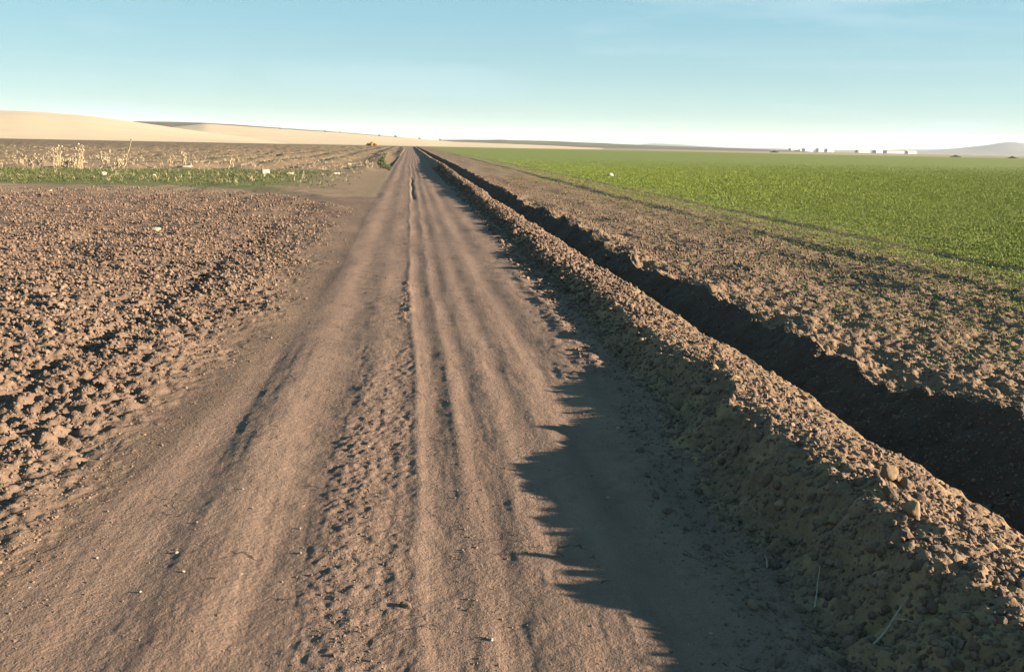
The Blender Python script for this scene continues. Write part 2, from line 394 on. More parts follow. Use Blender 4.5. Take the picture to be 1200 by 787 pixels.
# one height sheet, cut at the strip borders, so that neighbours meet exactly
XA = np.concatenate([XL, XR[:, 1:], XB[:, 1:], XD[:, 1:], XC[:, 1:]], 1)
YA = np.broadcast_to(Y[:, None], XA.shape)
dx = np.abs(np.gradient(XA, axis=1)); spg = np.maximum(dx, np.minimum(dY[:, None], .5)*.6)
ZA = height(XA, YA, spg)
far = ss(YA, 300, 425)
ZA = ZA*(1-far)
c0 = XL.shape[1]-1; c1 = c0+XR.shape[1]-1; c2 = c1+XB.shape[1]-1; c3 = c2+XD.shape[1]-1
def cut(name, a, b, r0_, r1_, mat, cover=None, step=1):
    s_ = (slice(r0_, r1_), slice(a, b))
    return grid_mesh(name, XA[s_], YA[s_], ZA[s_], mat, None if cover is None else cover[s_])
rP = int(np.searchsorted(Y, 27.0)); rV = int(np.searchsorted(Y, 52.5))
cut('ploughed_field', 0, c0+1, 0, rP+1, M_plough)
xv = XA[:, :c0+1]; yv = YA[:, :c0+1]
pe = plough_end(xv)+.8*vnoise(xv*.5, yv*0, 100); ve = verge_end(xv)
cov = ss(yv, pe-.6, pe+1.5)*(1-ss(yv, ve-1.0, ve+1.5))*ss(-xv, 2.6, 7)*.95
cov += .30*ss(yv, ve, ve+6)
cov += .22*ss(yv, pe-.5, pe+2)*(1-ss(yv, ve, ve+1))
covA = np.zeros(XA.shape); covA[:, :c0+1] = cov
cut('grass_verge', 0, c0+1, rP, rV+1, M_verge, covA)
cut('stubble_field', 0, c0+1, rV, NR, M_stub, covA)
cut('dirt_road', c0, c1+1, 0, NR, M_road)
cut('earth_bank', c1, c2+1, 0, NR, M_bank)
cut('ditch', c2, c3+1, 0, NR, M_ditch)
tr = XA-8.3
covC = .14*ss(XA, 4, 6.5)+.40*ss(XA, 5, 9)+.55*ss(XA, 7.5, 12)+.2*ss(XA, 13, 24)+.3*ss(YA, 40, 120)*ss(XA, 6, 10)
covC -= .22*np.exp(-((XA-8.45)/.2)**2)
cut('crop_field', c3, XA.shape[1], 0, NR, M_crop, covC)

# ------------------------------------------------------------------ far land
def polar_sheet(name, prof, rin, rpk, rout, mat, base=0.0, rough=.0, seed=0, n=220, m=26):
    """a hill: skyline profile (azimuth deg, elevation in mrad seen from the road), with real depth from rin to rout"""
    a = np.array(prof); az = np.linspace(a[0, 0], a[-1, 0], n)
    pk = np.interp(az, a[:, 0], a[:, 1])*1e-3
    ker = np.hanning(9); ker /= ker.sum(); pk = np.convolve(np.pad(pk, 4, mode='edge'), ker, 'valid')
    rr = np.concatenate([np.linspace(rin, rpk, m), np.linspace(rpk, rout, m)[1:]])
    s = np.where(rr <= rpk, (rr-rin)/(rpk-rin), 1-(rr-rpk)/(rout-rpk)); s = s*s*(3-2*s)
    A, RR = np.meshgrid(np.radians(az), rr, indexing='xy'); S = s[:, None]
    top = pk[None, :]*rpk+CAM_H
    Z = base+(top-base)*S
    Xg = RR*np.sin(A); Yg = RR*np.cos(A)
    if rough: Z = Z+rough*fbm(Xg.ravel(), Yg.ravel(), 6/rpk*3, 4, seed).reshape(Z.shape)*S*(pk[None, :]/pk.max())
    o = grid_mesh(name, Xg[:, ::-1] if False else Xg, Yg, Z, mat)
    return o
# ground beyond the worked fields, out to the horizon
def plain():
    az = np.radians(np.linspace(-180, 180, 181)); rr = np.array([440, 600, 900, 1500, 3000, 6000, 12000, 25000.])
    A, RR = np.meshgrid(az, rr)
    X_ = RR*np.sin(A); Y_ = RR*np.cos(A)
    Z_ = np.full(X_.shape, -.6)
    Z_[0] = -.7
    return grid_mesh('plain', X_, Y_, Z_, M_plain)
plain()
base_disc_a = np.radians(np.linspace(-180, 180, 121)); A_, R_ = np.meshgrid(base_disc_a, np.array([.01, 40, 200, 441.]))
grid_mesh('subsoil', R_*np.sin(A_), R_*np.cos(A_), np.full(A_.shape, -1.0)+.3*(R_ > 300), M_plain)

A = [(-60, 12), (-45, 16), (-36, 18), (-30.3, 19.0), (-26, 20.6), (-21.6, 22.2), (-18.63, 19.8), (-16.42, 15.6), (-13.89, 10.4), (-12.23, 6.8), (-9.8, 2.5), (-8.5, 0), (-7, -3)]
Bp = [(-17, 4), (-15.07, 8.2), (-13.89, 11.2), (-12.21, 15.0), (-9.28, 12.8), (-6.77, 10.7), (-4.2, 9.0), (-1.59, 6.3), (1.07, 4.1), (2.67, 2.2), (6, 1.2), (9, .1), (11, -1), (13, -2)]
Cp = [(-22, 4), (-18.67, 10.5), (-16.19, 15.6), (-14.11, 16.4), (-12.21, 16.2), (-6.77, 12.0), (-3.16, 8.9), (0.0, 5.0), (2, 0)]
D = [(-3, -2), (-2, 0), (0.0, 1.4), (2.14, 3.9), (5.9, 5.6), (9.13, 4.5), (11.81, 3.8), (14.47, 2.8), (19.69, 1.4), (24, 0), (26, -2)]
Mt = [(12, 0), (13.42, 0.8), (15.26, 4.8), (17.1, 3.9), (19.69, 1.9), (24.69, 1.7), (27.09, 1.5), (29.87, 2.9), (32.1, 4.2), (33.81, 8.3), (35.13, 12.6), (36.29, 10.2), (38.25, 14), (41.66, 10.2), (50, 12), (60, 4)]
polar_sheet('hill', A, 470, 950, 1600, M_sand, -.7, .4, 300)
polar_sheet('hill', Bp, 640, 1350, 2200, M_sand, -.7, .3, 301)
polar_sheet('hill', Cp, 1300, 1900, 2800, M_dark, -.7, .6, 302)
polar_sheet('hill', D, 1500, 2400, 3400, M_olive, -.7, 1.5, 303)
polar_sheet('mountain', Mt, 7200, 9000, 12000, M_mount, -.7, 12, 304)

# ------------------------------------------------------------------ scattered small matter (nobody could count it)
protos = bpy.data.collections.new('scatter_sources')
def clod_mesh(seed, sub=2, sq=.8):
    b = bmesh.new(); bmesh.ops.create_icosphere(b, subdivisions=sub, radius=1)
    rs = np.random.default_rng(seed); pl = rs.normal(size=(9, 3)); pl /= np.linalg.norm(pl, axis=1)[:, None]; dd = rs.uniform(.55, .95, 9)
    ph = rs.uniform(0, 6, 6); st = rs.uniform(.75, 1.2, 3)
    for v in b.verts:
        p = np.array(v.co)
        r_ = 1+.12*math.sin(3*p[0]+ph[0])*math.cos(4*p[1]+ph[1])+.10*math.sin(6*p[2]+ph[2]+2*p[0])+.06*math.sin(11*p[1]+ph[3])*math.sin(9*p[0]+ph[4])
        p = p*r_
        for q, d_ in zip(pl, dd):
            e = p@q-d_
            if e > 0: p = p-q*e*.85
        v.co = Vector((p[0]*st[0], p[1]*st[1], p[2]*st[2]*sq))
    for fc in b.faces: fc.smooth = False
    me = bpy.data.meshes.new('clod'); b.to_mesh(me); b.free(); return me

def tuft_mesh(seed, n=7, h=.10, w_=.004, spread=.35, droop=.5):
    rs = random.Random(seed); b = bmesh.new()
    for i in range(n):
        a = rs.uniform(0, 6.28); l = h*rs.uniform(.55, 1.15); lean = rs.uniform(.05, spread)
        d_ = Vector((math.cos(a), math.sin(a), 0)); side = Vector((-d_.y, d_.x, 0))*w_
        o_ = Vector((rs.uniform(-.02, .02), rs.uniform(-.02, .02), 0)) * (h/.1)
        pts = []
        for k in range(4):
            u = k/3; pts.append(o_+d_*(lean*l*(u+droop*u*u))+Vector((0, 0, l*u*(1-.25*droop*u*u))))
        prev = None
        for k in range(3):
            wv_ = 1-k*.28
            cur = (b.verts.new(pts[k]-side*wv_), b.verts.new(pts[k]+side*wv_))
            if prev: b.faces.new((prev[0], prev[1], cur[1], cur[0]))
            prev = cur
        tip = b.verts.new(pts[3]); b.faces.new((prev[0], prev[1], tip))
    me = bpy.data.meshes.new('tuft'); b.to_mesh(me); b.free(); return me

def scatter(name, P, scl, meshes, mat, label, cat, rot=None, tilt=1.0):
    """P (n,3) points, one object; the small meshes are instanced by geometry nodes"""
    coll = bpy.data.collections.new(name+'_source')
    for i, me in enumerate(meshes):
        if not me.materials: me.materials.append(mat)
        o = bpy.data.objects.new('%s_source_%02d' % (name, i), me); coll.objects.link(o)
    n = len(P)
    me = bpy.data.meshes.new(name); me.vertices.add(n); me.vertices.foreach_set('co', P.astype(np.float32).ravel())
    a = me.attributes.new('sz', 'FLOAT', 'POINT'); a.data.foreach_set('value', scl.astype(np.float32))
    if rot is None:
        rot = np.stack([rng.uniform(-3, 3, n)*tilt, rng.uniform(-3, 3, n)*tilt, rng.uniform(-3.14, 3.14, n)], -1)
    a = me.attributes.new('rt', 'FLOAT_VECTOR', 'POINT'); a.data.foreach_set('vector', rot.astype(np.float32).ravel())
    o = bpy.data.objects.new(name, me); COL.objects.link(o)
    ng = bpy.data.node_groups.new(name, 'GeometryNodeTree')
    ng.interface.new_socket('Geometry', in_out='INPUT', socket_type='NodeSocketGeometry')
    ng.interface.new_socket('Geometry', in_out='OUTPUT', socket_type='NodeSocketGeometry')
    N = ng.nodes.new; gi = N('NodeGroupInput'); go = N('NodeGroupOutput'); ip = N('GeometryNodeInstanceOnPoints'); ci = N('GeometryNodeCollectionInfo')
    ci.inputs['Collection'].default_value = coll; ci.inputs['Separate Children'].default_value = True; ci.inputs['Reset Children'].default_value = True
    ip.inputs['Pick Instance'].default_value = True
    def na(nm, ty):
        q = N('GeometryNodeInputNamedAttribute'); q.data_type = ty; q.inputs['Name'].default_value = nm
        return q.outputs['Attribute']
    K = ng.links.new
    K(gi.outputs[0], ip.inputs['Points']); K(ci.outputs[0], ip.inputs['Instance'])
    e2r = N('FunctionNodeEulerToRotation'); K(na('rt', 'FLOAT_VECTOR'), e2r.inputs[0]); K(e2r.outputs[0], ip.inputs['Rotation'])
    K(na('sz', 'FLOAT'), ip.inputs['Scale']); K(ip.outputs[0], go.inputs[0])
    md = o.modifiers.new('scatter', 'NODES'); md.node_group = ng
    tag(o, label, cat, kind='stuff')
    return o

def zat(x, y, sp=.015): return height(np.asarray(x, float), np.asarray(y, float), np.full(np.shape(x), sp))

def pts_log(n, y0, y1, x0f, x1f, pw=1.0):
    """points whose density falls off with distance; x between x0f(y) and x1f(y)"""
    u = rng.uniform(0, 1, n); y = (y0**(1-2*pw*.5)+(0)) if False else y0*(y1/y0)**u
    x = x0f(y)+(x1f(y)-x0f(y))*rng.uniform(0, 1, n)
    return x, y

cl = [clod_mesh(i) for i in range(9)]
# clods on the ploughed land
x, y = pts_log(60000, 2.2, 30, lambda y: -(1.0+.62*y), lambda y: road_left(y)-.1)
d = road_left(y)-x
keep = (rng.uniform(0, 1, len(x)) < .06+.94*ss(d+.3*vnoise(x*1.5, y*1.2, 101), .1, 1.0)) & (y < plough_end(x)+.4)
x, y, d = x[keep], y[keep], d[keep]
s_ = (.006+.032*rng.beta(1.0, 4.5, len(x)))*(.55+.45*ss(d, .2, 1.4))*np.clip(y/6, .8, 1.5)
P = np.stack([x, y, zat(x, y)-s_*.05], -1)
scatter('ploughed_clods', P, s_, cl, M_clod, 'brown crumbly clods of turned soil on the ploughed field left of the track', 'soil clods')
# clods on the spoil bank
x, y = pts_log(42000, 1.6, 60, lambda y: foot_x(y)-.25, lambda y: crest_x(y)-.03)
rel = (x-foot_x(y))/(crest_x(y)-foot_x(y))
keep = rng.uniform(0, 1, len(x)) < np.where(rel < 0, .25, np.where(rel > .8, .35, 1))
x, y = x[keep], y[keep]
s_ = (.005+.060*rng.beta(.8, 7.5, len(x)))*np.clip(y/7, .8, 1.6)
P = np.stack([x, y, zat(x, y)-s_*.05], -1)
scatter('bank_clods', P, s_, cl, M_clodb, 'yellowish crumbly clods heaped on the earth bank beside the ditch', 'soil clods')
# clods on the sown strip beyond the ditch
x, y = pts_log(36000, 4, 45, lambda y: brink_x(y)-.6, lambda y: np.maximum(brink_x(y)+.5, np.minimum(.75*y+2, 16)))
s_ = (.007+.022*rng.beta(1.2, 5, len(x)))*np.clip(y/9, .8, 1.5)*(1-.4*ss(x, 6, 9))
P = np.stack([x, y, zat(x, y)-s_*.05], -1)
scatter('sown_clods', P, s_, cl, M_clod, 'small brown clods on the bare edge of the green field beyond the ditch', 'soil clods')
# crumbs on the road
x, y = pts_log(75000, 2.0, 25, lambda y: road_left(y)-.2, lambda y: foot_x(y)+.1)
wgt = .03+.9*np.exp(-((x+.20)/.12)**2)*(.3+.7*(vnoise(x*3, y*.9, 79)>-.3))+.5*ss(x, foot_x(y)-.5, foot_x(y))+.4*ss(-x, -road_left(y)-.3, -road_left(y)+.1)+.3*np.exp(-((x-.24)/.05)**2)
keep = rng.uniform(0, 1, len(x)) < wgt; x, y = x[keep], y[keep]
s_ = .002+.011*rng.beta(1, 6, len(x))
P = np.stack([x, y, zat(x, y)-s_*.1], -1)
scatter('road_crumbs', P, s_, cl, M_clod, 'tiny crumbs of dry soil lying on the dirt track', 'soil crumbs')

# crop shoots
M_shoot = flat('green_shoot', (.150, .185, .034), .6, .3, 40)
M_shoot.node_tree.nodes['Principled BSDF'].inputs['Subsurface Weight'].default_value = 0
tf = [tuft_mesh(i, 7, .062, .0040, .6, .7) for i in range(6)]
def shoots(n, y0, y1):
    x, y = pts_log(n, y0, y1, lambda y: brink_x(y)+.6, lambda y: .78*y+3)
    x = np.where(rng.uniform(0, 1, n) < .8, np.round((x)/.17)*.17+rng.normal(0, .018, n), x)
    c = (.03+.10*ss(x, 4, 6)+.30*ss(x, 5, 9)+.6*ss(x, 7.5, 13)-.25*np.exp(-((x-8.45)/.2)**2))*(1-ss(y, 35, 125))
    c = c*(.6+.8*(vnoise(x*.9, y*.5, 400)*.5+.5))
    k = (rng.uniform(0, 1, n) < c) & (x > brink_x(y)+.3)
    return x[k], y[k]
x, y = shoots(300000, 6, 125)
s_ = rng.uniform(.5, 1.15, len(x))*(.55+.45*ss(x, 6, 10))*np.clip(y/22, 1, 1.8)
P = np.stack([x, y, zat(x, y)-.005], -1)
rt = np.stack([rng.normal(0, .15, len(x)), rng.normal(0, .15, len(x)), rng.uniform(-3, 3, len(x))], -1)
scatter('crop_shoots', P, s_, tf, M_shoot, 'short bright green cereal shoots covering the field right of the ditch', 'crop', rt)

# grass of the verge
M_grass = flat('verge_grass', (.085, .092, .038), .7, .35, 3)
M_dry = flat('dry_straw', (.30, .24, .16), .8, .2, 8)
gt = [tuft_mesh(50+i, 9, .11, .007, .7, .8) for i in range(6)]
n = 42000
x = -2.2-rng.uniform(0, 1, n)**.8*40; y = rng.uniform(30, 52, n)
pe = plough_end(x)+.8*vnoise(x*.5, y*0, 100); ve = verge_end(x)
c = ss(y, pe-.6, pe+2.5)*(1-ss(y, ve-1.5, ve+.5))*(.25+.75*ss(-x, 3, 8))*(.55+.6*vnoise(x*.5, y*.7, 410))
k = rng.uniform(0, 1, n) < c; x, y = x[k], y[k]
P = np.stack([x, y, zat(x, y, .2)-.01], -1)
rt = np.stack([rng.normal(0, .2, len(x)), rng.normal(0, .2, len(x)), rng.uniform(-3, 3, len(x))], -1)
scatter('verge_grass', P, rng.uniform(.6, 1.5, len(x)), gt, M_grass, 'band of short green grass between the ploughed land and the stubble', 'grass', rt)
# straw and stubble
st = [tuft_mesh(80+i, 6, .2, .008, .9, .6) for i in range(5)]
n = 16000
x, y = pts_log(n, 33, 140, lambda y: -.8*y-2, lambda y: road_left(y)-1.2)
ve = verge_end(x)
c = .9*ss(y, ve-1, ve+1)*(.25+.9*np.clip(vnoise(x*.35, y*.25, 420), 0, 1))+.10
k = rng.uniform(0, 1, n) < c; x, y = x[k], y[k]
P = np.stack([x, y, zat(x, y, .2)-.01], -1)
rt = np.stack([rng.normal(0, .5, len(x)), rng.normal(0, .5, len(x)), rng.uniform(-3, 3, len(x))], -1)
scatter('straw_stubble', P, rng.uniform(.5, 1.3, len(x)), st, M_dry, 'dry straw and stubble scattered over the brown field behind the grass', 'stubble', rt)

# ------------------------------------------------------------------ single things
def z1(x, y, sp=.02): return float(zat(np.array([x]), np.array([y]), sp)[0])

# stones and pebbles on the road
M_peb = flat('dusty_pebble', (.22, .19, .16), .85, .2, 60, .002)
M_white = flat('pale_stone', (.34, .29, .23), .8, .12, 60, .002)
M_buff = flat('buff_stone', (.28, .23, .15), .85, .15, 40, .003)
def stone(name, x, y, s, mat, label, cat='stone', group=None, sq=.7, seed=0, sink=.25, sp=.015):
    me = clod_mesh(700+seed, 3, sq); 
    for p in me.polygons: p.use_smooth = True
    o = obj(name, me, mat, None, (x, y, z1(x, y, sp)+s*sq*(1-sink)*.8)); o.scale = (s, s*.85, s); o.rotation_euler = (0, 0, seed*1.7)
    tag(o, label, cat, group); return o
_st = stone
PG = 'pale pebbles on the track'
peb = [(-.78, 3.99, .010, 'white pebble on the left wheel track, farthest of the pebbles'),
       (-.70, 3.78, .009, 'white pebble on the left wheel track just in front of the farthest pebble'),
       (-.47, 3.58, .009, 'small pale pebble midway between the left wheel track and the crumbly centre strip'),
       (-.44, 3.33, .011, 'round white pebble close to the crumbly strip in the middle of the track'),
       (-.92, 3.36, .010, 'white pebble in the dark left rut, upper of the close pair'),
       (-.85, 3.18, .009, 'white pebble in the dark left rut, lower of the close pair'),
       (-.97, 3.05, .008, 'tiny white pebble nearest the camera in the left rut'),
       (-1.21, 3.33, .009, 'pinkish pale pebble near the left edge of the track'),
       (.26, 2.63, .010, 'pale pebble on the smooth ground just right of the double ridge'),
       (1.0, 2.61, .008, 'tiny pale pebble inside the shadow at the bottom of the track'),
       (1.18, 4.74, .016, 'pale stone in the shade at the foot of the bank')]
for i, (x, y, s, lb) in enumerate(peb): stone('pebble', x, y, s*.8, M_peb, lb, 'pebble', PG, .7, i)
stone('soil_lump', -.02, 2.88, .024, M_clod, 'flat pinkish lump of soil at the edge of the crumbly centre strip', 'soil lump', None, .5, 20)
big = [(1.58, 3.42, .040, 'rounded ochre lump standing upright where the bank top begins, catching the sun'),
       (1.66, 3.10, .036, 'ochre lump of earth at the lower lip of the sunlit bank top, half in shade'),
       (1.98, 3.30, .042, 'large angular lump of earth in the middle of the sunlit bank top'),
       (1.83, 2.86, .034, 'blocky lump of earth on the nearest stretch of the bank'),
       (1.72, 4.2, .036, 'round earth lump at the shaded edge of the bank, farther than the upright lump')]
for i, (x, y, s, lb) in enumerate(big): stone('earth_lump', x, y, s, M_clodb, lb, 'earth lump', 'large lumps on the spoil bank', .85, 30+i, .35)

# twigs and dead stems
M_twig = flat('dead_twig', (.25, .2, .15), .8, .2, 30)
def tube(b, pts, r0_, r1_, seg=6):
    pts = [Vector(p) for p in pts]; rings = []
    for i, p in enumerate(pts):
        d_ = (pts[min(i+1, len(pts)-1)]-pts[max(i-1, 0)]).normalized()
        a = d_.orthogonal().normalized(); c = d_.cross(a); r_ = r0_+(r1_-r0_)*i/(len(pts)-1)
        rings.append([b.verts.new(p+(a*math.cos(2*math.pi*k/seg)+c*math.sin(2*math.pi*k/seg))*r_) for k in range(seg)])
    for q, w2 in zip(rings[:-1], rings[1:]):
        for k in range(seg): b.faces.new((q[k], q[(k+1) % seg], w2[(k+1) % seg], w2[k]))
    b.faces.new(rings[0][::-1]); b.faces.new(rings[-1])
def twig(x0, y0, x1, y1, r_, label, fork=None, lift=.02):
    b = bmesh.new(); rs = random.Random(x0*100)
    n = 7; pts = []
    for i in range(n):
        u = i/(n-1); x_ = x0+(x1-x0)*u; y_ = y0+(y1-y0)*u
        pts.append((x_-x0+rs.uniform(-1, 1)*.004, y_-y0+rs.uniform(-1, 1)*.004, z1(x_, y_, .08)-z1(x0, y0, .08)+lift+rs.uniform(-.003, .003)))
    tube(b, pts, r_, r_*.45)
    if fork:
        p = pts[fork[0]]; tube(b, [p, (p[0]+fork[1]*.5, p[1]+fork[2]*.5, p[2]+.012), (p[0]+fork[1], p[1]+fork[2], p[2]+.006)], r_*.7, r_*.3)
    o = obj('twig', b, M_twig, None, (x0, y0, z1(x0, y0, .08)))
    tag(o, label, 'twig', 'dead twigs lying at the foot of the bank')
twig(1.42, 2.73, 1.53, 2.93, .0035, 'straight pale twig lying diagonally in the shade at the foot of the bank', None, .03)
twig(1.43, 2.40, 1.62, 2.50, .0045, 'forked grey twig in the shade at the bottom right of the bank', (4, .07, -.06), .035)
twig(1.79, 2.14, 1.83, 2.27, .0035, 'short upright twig at the lower right corner of the bank', None, .04)
twig(1.36, 3.02, 1.40, 3.13, .0025, 'thin small twig in the shade farther along the bank foot', None, .025)

# pale blocks lying in the grass verge
def block(x, y, sx, sy, sz, rz, label, mat=M_white, name='stone_block'):
    b = bmesh.new(); bmesh.ops.create_cube(b, size=1)
    bmesh.ops.subdivide_edges(b, edges=b.edges[:], cuts=3, use_grid_fill=True)
    rs = random.Random(x); sx, sy, sz = sx*.6, sy*.6, sz*.62
    for v in b.verts:
        v.co = Vector((v.co.x*sx, v.co.y*sy, v.co.z*sz)); l = abs(v.co.x/sx)+abs(v.co.y/sy)+abs(v.co.z/sz)
        v.co *= 1-.16*max(0, l-.9); v.co += Vector([rs.uniform(-.06, .06)*min(sx, sy, sz) for _ in range(3)])
    for fc in b.faces: fc.smooth = True
    o = obj(name, b, mat, None, (x, y, z1(x, y, .2)+sz*.25)); o.rotation_euler = (rs.uniform(-.12, .12), rs.uniform(-.1, .1), rz)
    tag(o, label, 'stone', 'pale stones in the grass verge')
block(-6.75, 43.4, .62, .4, .42, .3, 'large cream stone block in the grass, biggest of the pale stones')
block(-5.55, 42.8, .55, .35, .18, .1, 'low flat pale stone just right of the large cream block')
block(-12.8, 39.6, .34, .3, .28, .5, 'rounded white stone in the grass band below the dead stalks')
block(-10.3, 37.9, .20, .2, .22, .2, 'small white stone alone in the grass right of the rounded white stone')
block(-10.8, 28.5, .16, .14, .12, .9, 'little pale stone at the far edge of the ploughed soil')
block(-11.65, 48.9, .8, .4, .12, .05, 'long flat pale slab at the back edge of the grass band')
block(-3.6, 45.0, .5, .35, .20, .4, 'buff stone in dry grass nearest the track', M_buff)
block(-4.3, 65.5, .5, .35, .3, .2, 'pale stone out in the stubble close to the track')
stone('stone', 11.0, 48.8, .16, M_white, 'white stone standing in the green field beyond the ditch', 'stone', None, .9, 60, .2, .2)
stone('earth_clod', -4.46, 16.3, .10, M_buff, 'pale straw coloured lump out in the ploughed soil', 'lump', None, .5, 61, .2, .1)

# dead weeds behind the grass
def dead_weed(x, y, h, nst, lean, label, seed, group='dead pale weeds behind the grass band', spread=.35, thick=.012):
    rs = random.Random(seed); root = empty('dead_weed', (x, y, z1(x, y, .2)-.02))
    tag(root, label, 'dead weed', group)
    for i in range(nst):
        b = bmesh.new(); hb = b
        a = rs.uniform(0, 6.28); l = h*rs.uniform(.55, 1.05); o_ = Vector((rs.uniform(-.25, .25)*spread*2, rs.uniform(-.2, .2)*spread*2, 0))
        dv = Vector((math.cos(a)*spread*rs.random()+lean, math.sin(a)*spread*rs.random(), 1))
        pts = [o_+dv*l*u+Vector((rs.uniform(-.03, .03), rs.uniform(-.03, .03), 0))*u for u in (0, .3, .6, .85, 1)]
        tube(b, pts, thick*rs.uniform(.8, 1.2), thick*.5, 5)
        for q in range(rs.randint(3, 6)):
            u = rs.uniform(.35, .97); p = o_+dv*l*u; a2 = rs.uniform(0, 6.28); bl = l*rs.uniform(.10, .26)
            e = p+Vector((math.cos(a2)*.7, math.sin(a2)*.7, rs.uniform(.5, 1)))*bl
            tube(b, [p, (p+e)/2+Vector((0, 0, -.01)), e], thick*.6, thick*.35, 4)
            mm = Matrix.Translation(e) @ Matrix.Diagonal((1, 1, 1.5, 1)); bmesh.ops.create_icosphere(hb, subdivisions=1, radius=thick*rs.uniform(1.6, 3.2), matrix=mm)
        obj('stem', b, M_dry, root)
    return root
dead_weed(-17.3, 46.8, 1.1, 9, .0, 'clump of tall pale dead weeds, leftmost clump with spiky tops', 1)
dead_weed(-16.2, 46.9, 1.15, 10, .05, 'clump of tall pale dead weeds with bushy tops, second from the left', 2)
dead_weed(-15.35, 47.6, .95, 7, .0, 'medium clump of pale dead weeds left of the tall leaning stalk', 3)
dead_weed(-18.6, 47.2, .6, 12, .0, 'low pale weed clump at the left edge of the view', 4, spread=.6)
dead_weed(-16.8, 47.3, .5, 14, .0, 'low spread of broken pale stems between the two tall clumps', 5, spread=.8)
dead_weed(-14.6, 47.6, .55, 8, .1, 'low pale clump just left of the tall leaning stalk', 6, spread=.6)
dead_weed(-11.9, 49.8, .8, 4, .02, 'thin pale weed standing alone right of the leaning stalk', 7)
dead_weed(-12.6, 49.9, .45, 5, .02, 'short pale weed beside the thin lone weed', 8)
dead_weed(-9.6, 50.4, .5, 5, .0, 'short pale weed in the stubble near the middle of the grass band', 9)
s_root = empty('dead_stalk', (-14.35, 47.0, z1(-14.35, 47.0, .2)-.02)); tag(s_root, 'single tall pale dead stalk leaning right above the grass', 'dead stalk')
b = bmesh.new()
tube(b, [(0, 0, 0), (.15, 0, .12), (.28, .02, .35), (.36, 0, .75), (.50, 0, 1.1), (.60, .02, 1.45)], .02, .012, 6)
tube(b, [(.28, .02, .3), (-.1, .1, .05), (-.35, .1, -.02)], .025, .015, 5); tube(b, [(.36, 0, .75), (.44, 0, .9), (.46, .05, 1.0)], .015, .01, 5)
obj('stem', b, M_dry, s_root)
b = bmesh.new(); bmesh.ops.create_icosphere(b, subdivisions=2, radius=.055, matrix=Matrix.Translation((.61, .02, 1.47)) @ Matrix.Diagonal((1.3, 1, .8, 1))); obj('seed_head', b, M_dry, s_root)

# leafy shrub by the track and small far trees
M_leaf = flat('dark_leaf', (.045, .06, .028), .7, .4, 6)
M_leaf2 = flat('brown_leaf', (.28, .17, .07), .8, .3, 2)
M_wood = flat('stem_wood', (.12, .09, .06), .9, .2, 8)
def leafy(name, x, y, blobs, nleaf, leaf, label, cat, mat, seed, group=None, base=None, trunk=.04):
    rs = random.Random(seed); z0 = z1(x, y, .3) if base is None else base
    root = empty(name, (x, y, z0)); tag(root, label, cat, group)
    b = bmesh.new()
    for (cx_, cy_, cz_, r_) in blobs:
        for _ in range(int(nleaf*r_*r_/sum(q[3]**2 for q in blobs))):
            d_ = Vector((rs.gauss(0, 1), rs.gauss(0, 1), rs.gauss(0, 1))).normalized()*r_*rs.uniform(.25, 1.08)**.6
            c = Vector((cx_, cy_, cz_))+d_
            if c.z < .02: c.z = rs.uniform(.02, .1)*r_
            a = Vector((rs.gauss(0, 1), rs.gauss(0, 1), rs.gauss(0, 1))).normalized(); e = a.orthogonal().normalized(); g_ = leaf*rs.uniform(.6, 1.4)
            b.faces.new([b.verts.new(c+a*g_), b.verts.new(c+e*g_*.5), b.verts.new(c-a*g_), b.verts.new(c-e*g_*.5)])
    obj('foliage', b, mat, root)
    b = bmesh.new()
    for (cx_, cy_, cz_, r_) in blobs:
        tube(b, [(0, 0, -.02), (cx_*.4, cy_*.4, cz_*.5), (cx_, cy_, cz_+r_*.3)], trunk, trunk*.3, 6)
    obj('stems', b, M_wood, root)
leafy('roadside_shrub', -1.58, 55.5, [(-.05, 0, .35, .30), (.12, .1, .15, .22), (-.20, 0, .45, .20), (-.14, 0, .62, .18), (.0, 0, .80, .15), (.10, 0, .98, .10), (.3, .1, .12, .22)], 1500, .035,
      'dark green upright shrub beside the left edge of the track', 'shrub', M_leaf, 3)
leafy('far_bush', -18, 440, [(0, 0, .6, 1.3), (1.8, 0, .5, .9), (-1.8, 0, .5, .8), (.3, 0, 1.3, .7)], 900, .35, 'orange brown bush on the skyline beside the end of the track', 'bush', M_leaf2, 5, None, -.2, .15)
leafy('far_tree', -245, 812, [(0, 0, 3, 2.6), (2, 0, 2.4, 1.8), (-2, 0, 2.6, 1.6)], 700, .5, 'small dark lone tree on the pale hill at left', 'tree', M_leaf, 6, None, 3.0, .3)
for i, (a, rr, s, lb) in enumerate([(32.57, 600, 1.0, 'dark round tree clump on the right horizon, nearer the middle'), (35.4, 520, 1.0, 'low dark bushes at the right edge of the green field'),
        (22.6, 900, 1.2, 'green tree line at the far field edge left of the white town')]):
    xx = rr*math.sin(R(a)); yy = rr*math.cos(R(a))
    leafy('far_tree', xx, yy, [(0, 0, .9*s, .8*s), (1.5*s, 0, .6*s, .6*s), (-1.5*s, 0, .6*s, .6*s), (3*s, 0, .4*s, .5*s), (-3*s, 0, .4*s, .5*s)], 500, .25*s, lb, 'tree', M_leaf, 40+i, 'dark trees along the far right field edge', -.6, .25)
